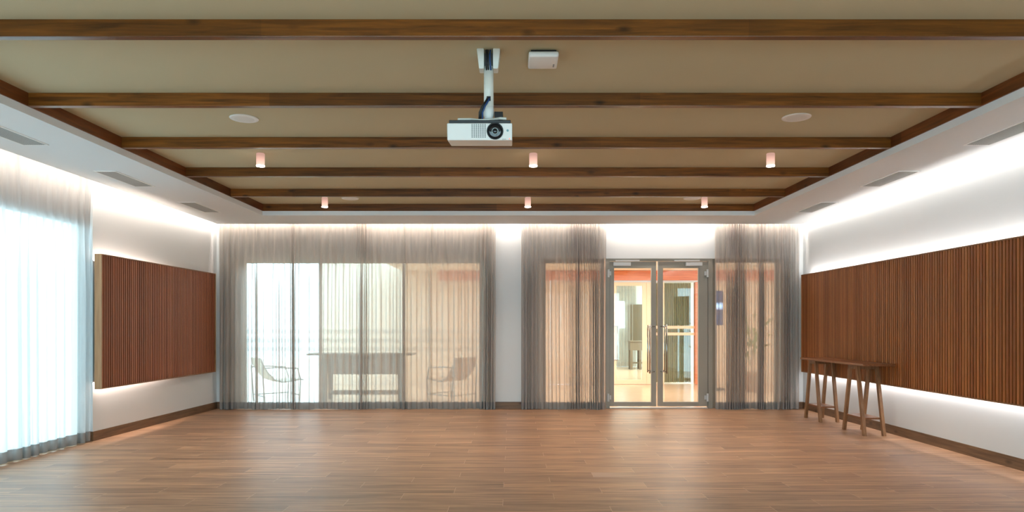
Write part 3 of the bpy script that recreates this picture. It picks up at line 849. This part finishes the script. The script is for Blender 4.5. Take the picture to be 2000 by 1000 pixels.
# further room
bm = NB()
YF = 23.0; sf = 1333.33/YF; fx = lambda x: (x-1000)/sf; fz = lambda y: CH+(637-y)/sf
box(bm, fx(1120), fx(1205), YF, YF+.1, 0, 3.2); box(bm, fx(1221), 7.0, YF, YF+.1, 0, 3.2)
box(bm, fx(1205), fx(1221), YF, YF+.1, 0, fz(641)); box(bm, fx(1205), fx(1221), YF, YF+.1, fz(588), 3.2)
box(bm, 1.9, 2.0, 16.1, YF, 0, 3.2); box(bm, 7.0, 7.1, 16.1, YF, 0, 3.2)
tag(obj('far_room_wall', bm, m_wall), 'white wall of the farther room seen through the inner glass door', 'wall', kind='structure')
bm = NB(); box(bm, 1.9, 7.1, 16.1, YF+.1, 3.2, 3.3)
tag(obj('far_room_ceiling', bm, m_wall), 'white ceiling of the farther room beyond the inner glass door', 'ceiling', kind='structure')
bm = NB(); prism(bm, [(fx(1222), YF-.10), (5.2, YF-.55), (5.2, YF-.45), (fx(1222), YF-.005)], fz(673), fz(595))
tag(obj('taupe_wall_panel', bm, m_brownp), 'taupe wall panel in the farther room seen through the inner glass door', 'wall panel')
st = empty('side_table', (4.15, 21.6, 0)); tag(st, 'dark wooden side table in the farther room seen through the inner glass door', 'table')
bm = NB(); box(bm, -.46, .5, -.2, .2, .86, .9, .005); obj('tabletop', bm, m_taupe, st)
bm = NB(); box(bm, -.44, .48, -.18, .18, .60, .859); obj('apron', bm, m_taupe, st)
for x in (-.40, -.12, .42):
    for y in (-.15, .15):
        bm = NB(); box(bm, x-.035, x+.035, y-.03, y+.03, 0, .599); obj('leg', bm, m_taupe, st)
bm = NB(); box(bm, -.36, .38, -.12, .12, .18, .22); obj('shelf', bm, m_taupe, st)

# wall screen and plant behind the table-side sidelight
sc = empty('wall_screen', (4.33, 14.6, 1.36)); tag(sc, 'dark blue lit display screen beyond the sidelight next to the doors', 'screen')
bm = NB(); box(bm, -.19, .19, 0, .05, .02, .76, .004); obj('screen_frame', bm, m_black, sc)
ms, nt, out = new_mat('screen_image')
tc = N(nt, 'ShaderNodeTexCoord'); s3 = N(nt, 'ShaderNodeSeparateXYZ'); nt.links.new(tc.outputs['Object'], s3.inputs[0])
d_ = M(nt, 'ABSOLUTE', M(nt, 'SUBTRACT', s3.outputs[2], .43))
st_ = N(nt, 'ShaderNodeMapRange'); st_.inputs[1].default_value = .09; st_.inputs[2].default_value = .015; nt.links.new(d_, st_.inputs[0])
nz = N(nt, 'ShaderNodeTexNoise', Scale=14.0, Detail=4.0); nt.links.new(tc.outputs['Object'], nz.inputs['Vector'])
c0 = mixc(nt, nz.outputs['Fac'], (.004, .008, .03, 1), (.03, .09, .26, 1))
c1 = mixc(nt, st_.outputs[0], c0, (.9, 1.3, 2.0, 1))
e = N(nt, 'ShaderNodeEmission', Strength=1.2); nt.links.new(c1, e.inputs[0]); nt.links.new(e.outputs[0], out.inputs[0])
bm = NB(); box(bm, -.18, .18, -.002, -.0002, .03, .75); obj('display', bm, ms, sc)
bm = NB(); box(bm, -.05, .05, .0, .05, -1.36, .02); box(bm, -.2, .2, -.1, .15, -1.36, -1.33); obj('stand', bm, m_black, sc)

pl = empty('potted_plant', (5.0, 14.2, 0)); tag(pl, 'leafy green potted plant beyond the sidelight, dim behind the curtain', 'plant')
bm = NB(); lathe(bm, [(.12, 0), (.13, .01), (.19, .38), (.20, .40), (.17, .40), (.16, .36)], seg=24); obj('pot', bm, m_pot, pl, True)
bm = NB()
for k in range(46):
    a_ = R.uniform(0, 2*PI); r_ = R.uniform(.08, .34); z_ = R.uniform(.7, 1.55); l_ = R.uniform(.16, .28)
    c0_ = Vector((math.cos(a_)*.03, math.sin(a_)*.03, z_-.2)); c1_ = Vector((math.cos(a_)*r_, math.sin(a_)*r_, z_))
    dr_ = (c1_-c0_).normalized(); sd = dr_.cross(Vector((0, 0, 1))).normalized(); tip = c1_+dr_*l_+Vector((0, 0, -.06))
    v = [bm.verts.new(q) for q in (c1_, c1_+dr_*l_*.4+sd*.05, tip, c1_+dr_*l_*.4-sd*.05)]; bm.faces.new(v)
    m0 = bm.verts.new(c0_); m1 = bm.verts.new(c0_+sd*.006); m2_ = bm.verts.new(c1_+sd*.004); m3 = bm.verts.new(c1_-sd*.004); bm.faces.new((m0, m1, m2_, m3))
obj('foliage', bm, m_leaf, pl)
bm = NB(); tube(bm, [(0, 0, .34), (.01, 0, .9), (0, .01, 1.4)], [.014, .011, .006], 8); obj('stem', bm, m_pot, pl)

# outdoor table
ot = empty('outdoor_table', (-2.72, 12.3, 0)); tag(ot, 'taupe outdoor counter table with a deep front panel, blurred behind the wide sheer curtains', 'table')
so = 1333.33/12.3; oz = lambda y: CH+(637-y)/so
bm = NB(); box(bm, (600-1000)/so+2.72, (806-1000)/so+2.72, -.05, .5, oz(694), oz(690.5), .003); obj('tabletop', bm, m_taupe, ot)
bm = NB(); box(bm, (628-1000)/so+2.72, (785-1000)/so+2.72, 0, .04, oz(731), oz(694)); obj('front_panel', bm, m_taupe, ot)
for x in (628, 785-9):
    for y in (0, .4):
        bm = NB(); a_ = (x-1000)/so+2.72; box(bm, a_, a_+.08, y+.041, y+.10, 0, oz(694)); obj('leg', bm, m_taupe, ot)
bm = NB(); box(bm, (640-1000)/so+2.72, (776-1000)/so+2.72, .05, .09, .12, .20); obj('stretcher', bm, m_taupe, ot)

# terrace chairs
def chair(label, loc, rz, sling):
    root = empty('terrace_chair', loc, rz); tag(root, label, 'chair', 'terrace chairs')
    prof = [(-.34, .80), (-.31, .70), (-.22, .55), (-.10, .42), (.04, .37), (.20, .385), (.36, .41), (.42, .40)]
    bm = NB(); w = .27; pv = None
    for th in (0, 1):
        pass
    top = []; bot = []
    for x, z in prof:
        top.append([bm.verts.new((x, s, z+.0)) for s in (-w, w)]); bot.append([bm.verts.new((x-.004, s, z-.018)) for s in (-w, w)])
    for k in range(len(prof)-1):
        bm.faces.new((top[k][0], top[k][1], top[k+1][1], top[k+1][0])); bm.faces.new((bot[k][0], bot[k+1][0], bot[k+1][1], bot[k][1]))
        for j in (0, 1): bm.faces.new((top[k][j], top[k+1][j], bot[k+1][j], bot[k][j]))
    bm.faces.new((top[0][0], top[0][1], bot[0][1], bot[0][0])); bm.faces.new((top[-1][0], top[-1][1], bot[-1][1], bot[-1][0]))
    obj('sling', bm, sling, root, False)
    for s in (-1, 1):
        bm = NB(); tube(bm, [(x, s*(w+.012), z-.01) for x, z in prof], .011, 8); obj('side_rail', bm, m_thin, root, True)
        bm = NB(); tube(bm, [(-.33, s*(w+.03), .66), (-.28, s*(w+.035), .0)], .011, 8); obj('leg', bm, m_thin, root, True)
        bm = NB(); tube(bm, [(.36, s*(w+.03), .40), (.34, s*(w+.035), .0)], .011, 8); obj('leg', bm, m_thin, root, True)
        bm = NB(); tube(bm, [(-.33, s*(w+.03), .62), (-.1, s*(w+.05), .63), (.30, s*(w+.04), .60), (.36, s*(w+.03), .40)], .011, 8); obj('armrest', bm, m_thin, root, True)
    bm = NB(); tube(bm, [(-.28, -w-.035, .12), (-.28, w+.035, .12)], .009, 8); tube(bm, [(.34, -w-.035, .12), (.34, w+.035, .12)], .009, 8)
    tube(bm, [(-.29, w+.03, .12), (.34, w+.03, .12)], .009, 8)
    obj('crossbar', bm, m_thin, root, True)
chair('pale sling terrace chair silhouetted in the brightest part of the curtained window', (px(537, 12.35), 12.35, 0), math.radians(38), m_sling)
chair('tan canvas terrace chair behind the sheer curtain close to the white pillar', (px(884, 12.5), 12.5, 0), math.radians(140), m_slingb)

# ---------------------------------------------------------------- lights
def area(name, loc, rot, sx, sy, power, col):
    l = bpy.data.lights.new(name, 'AREA'); l.shape = 'RECTANGLE'; l.size = sx; l.size_y = sy; l.energy = power; l.color = col
    o = bpy.data.objects.new(name, l); C.objects.link(o); o.location = loc; o.rotation_euler = rot; return o
def strip(name, a, b, direction, width, power_per_m, col):
    a, b = Vector(a), Vector(b); Ln = (b-a).length
    z = -Vector(direction).normalized(); x = (b-a).normalized(); y = z.cross(x).normalized(); x = y.cross(z)
    o = area(name, (a+b)/2, (0, 0, 0), Ln, width, power_per_m*Ln, col)
    o.rotation_euler = Matrix((x, y, z)).transposed().to_euler()
    return o
warm = (1, .94, .89)
COVE = 3.6
strip('cove_light', (4.70, YE+.3, 3.115), (4.70, 11.1, 3.115), (1.1, 0, -1), .03, COVE*.62, warm)
strip('cove_light', (-4.775, YE+.3, 3.115), (-4.775, 11.1, 3.115), (-1.0, 0, -1), .03, COVE*.9, (1, .87, .77))
strip('cove_light', (-4.8, 11.085, 3.115), (4.75, 11.085, 3.115), (0, .35, -1), .03, COVE, (1, .87, .77))
PLED = 3.6
strip('panel_light', (4.765, 3.2, 2.12), (4.765, 10.95, 2.12), (.25, 0, 1), .02, PLED, (1, .95, .91))
strip('panel_light', (4.765, 3.2, .69), (4.765, 10.95, .69), (.8, 0, -1), .02, PLED*.7, (1, .95, .92))
strip('panel_light', (-4.93, 8.08, 2.14), (-4.902, 11.0, 2.14), (-.2, 0, 1), .02, PLED, (1, .82, .7))
strip('panel_light', (-4.93, 8.08, .69), (-4.902, 11.0, .69), (-.2, 0, -1), .02, PLED, (1, .82, .7))
# sky portals in the window openings (sampling aid only, they give no light of their own)
for loc, rot, sx, sy in (((0, YE-.05, 1.35), (PI/2, 0, 0), 8.4, 2.7), ((-5.15, 5.05, 1.3), (0, -PI/2, 0), 2.6, 6.0)):
    p_ = area('sky_portal', loc, rot, sx, sy, 0, (1, 1, 1)); p_.data.cycles.is_portal = True
# corridor lamps
for x in (-.6, 1.6, 3.2, 5.2):
    area('corridor_lamp', (x, 13.6, ZK-.02), (0, 0, 0), .5, 1.6, 32, (1, .87, .78))
area('far_room_lamp', (4.5, 19.5, 3.18), (0, 0, 0), 3, 3, 230, (.9, 1, .98))

# ---------------------------------------------------------------- world, camera, view
wd = bpy.data.worlds.new('World'); bpy.context.scene.world = wd; wd.use_nodes = True
nt = wd.node_tree; bg = nt.nodes['Background']
bg.inputs[0].default_value = (.62, .85, 1.0, 1); bg.inputs[1].default_value = 4.2

cam = bpy.data.cameras.new('camera'); co_ = bpy.data.objects.new('camera', cam); C.objects.link(co_)
cam.lens = 24; cam.sensor_width = 36; cam.sensor_fit = 'HORIZONTAL'; cam.shift_y = .0685
cam.clip_start = .05; cam.clip_end = 300
co_.location = (0, 0, CH); co_.rotation_euler = (PI/2, 0, 0)
S = bpy.context.scene
S.camera = co_
S.view_settings.view_transform = 'Standard'; S.view_settings.look = 'None'
S.view_settings.exposure = 0.92; S.view_settings.gamma = 1; S.view_settings.use_curve_mapping = False
S.cycles.use_denoising = True
S.cycles.max_bounces = 10; S.cycles.diffuse_bounces = 6; S.cycles.transparent_max_bounces = 32
S.cycles.sample_clamp_indirect = 6
S.cycles.caustics_reflective = False
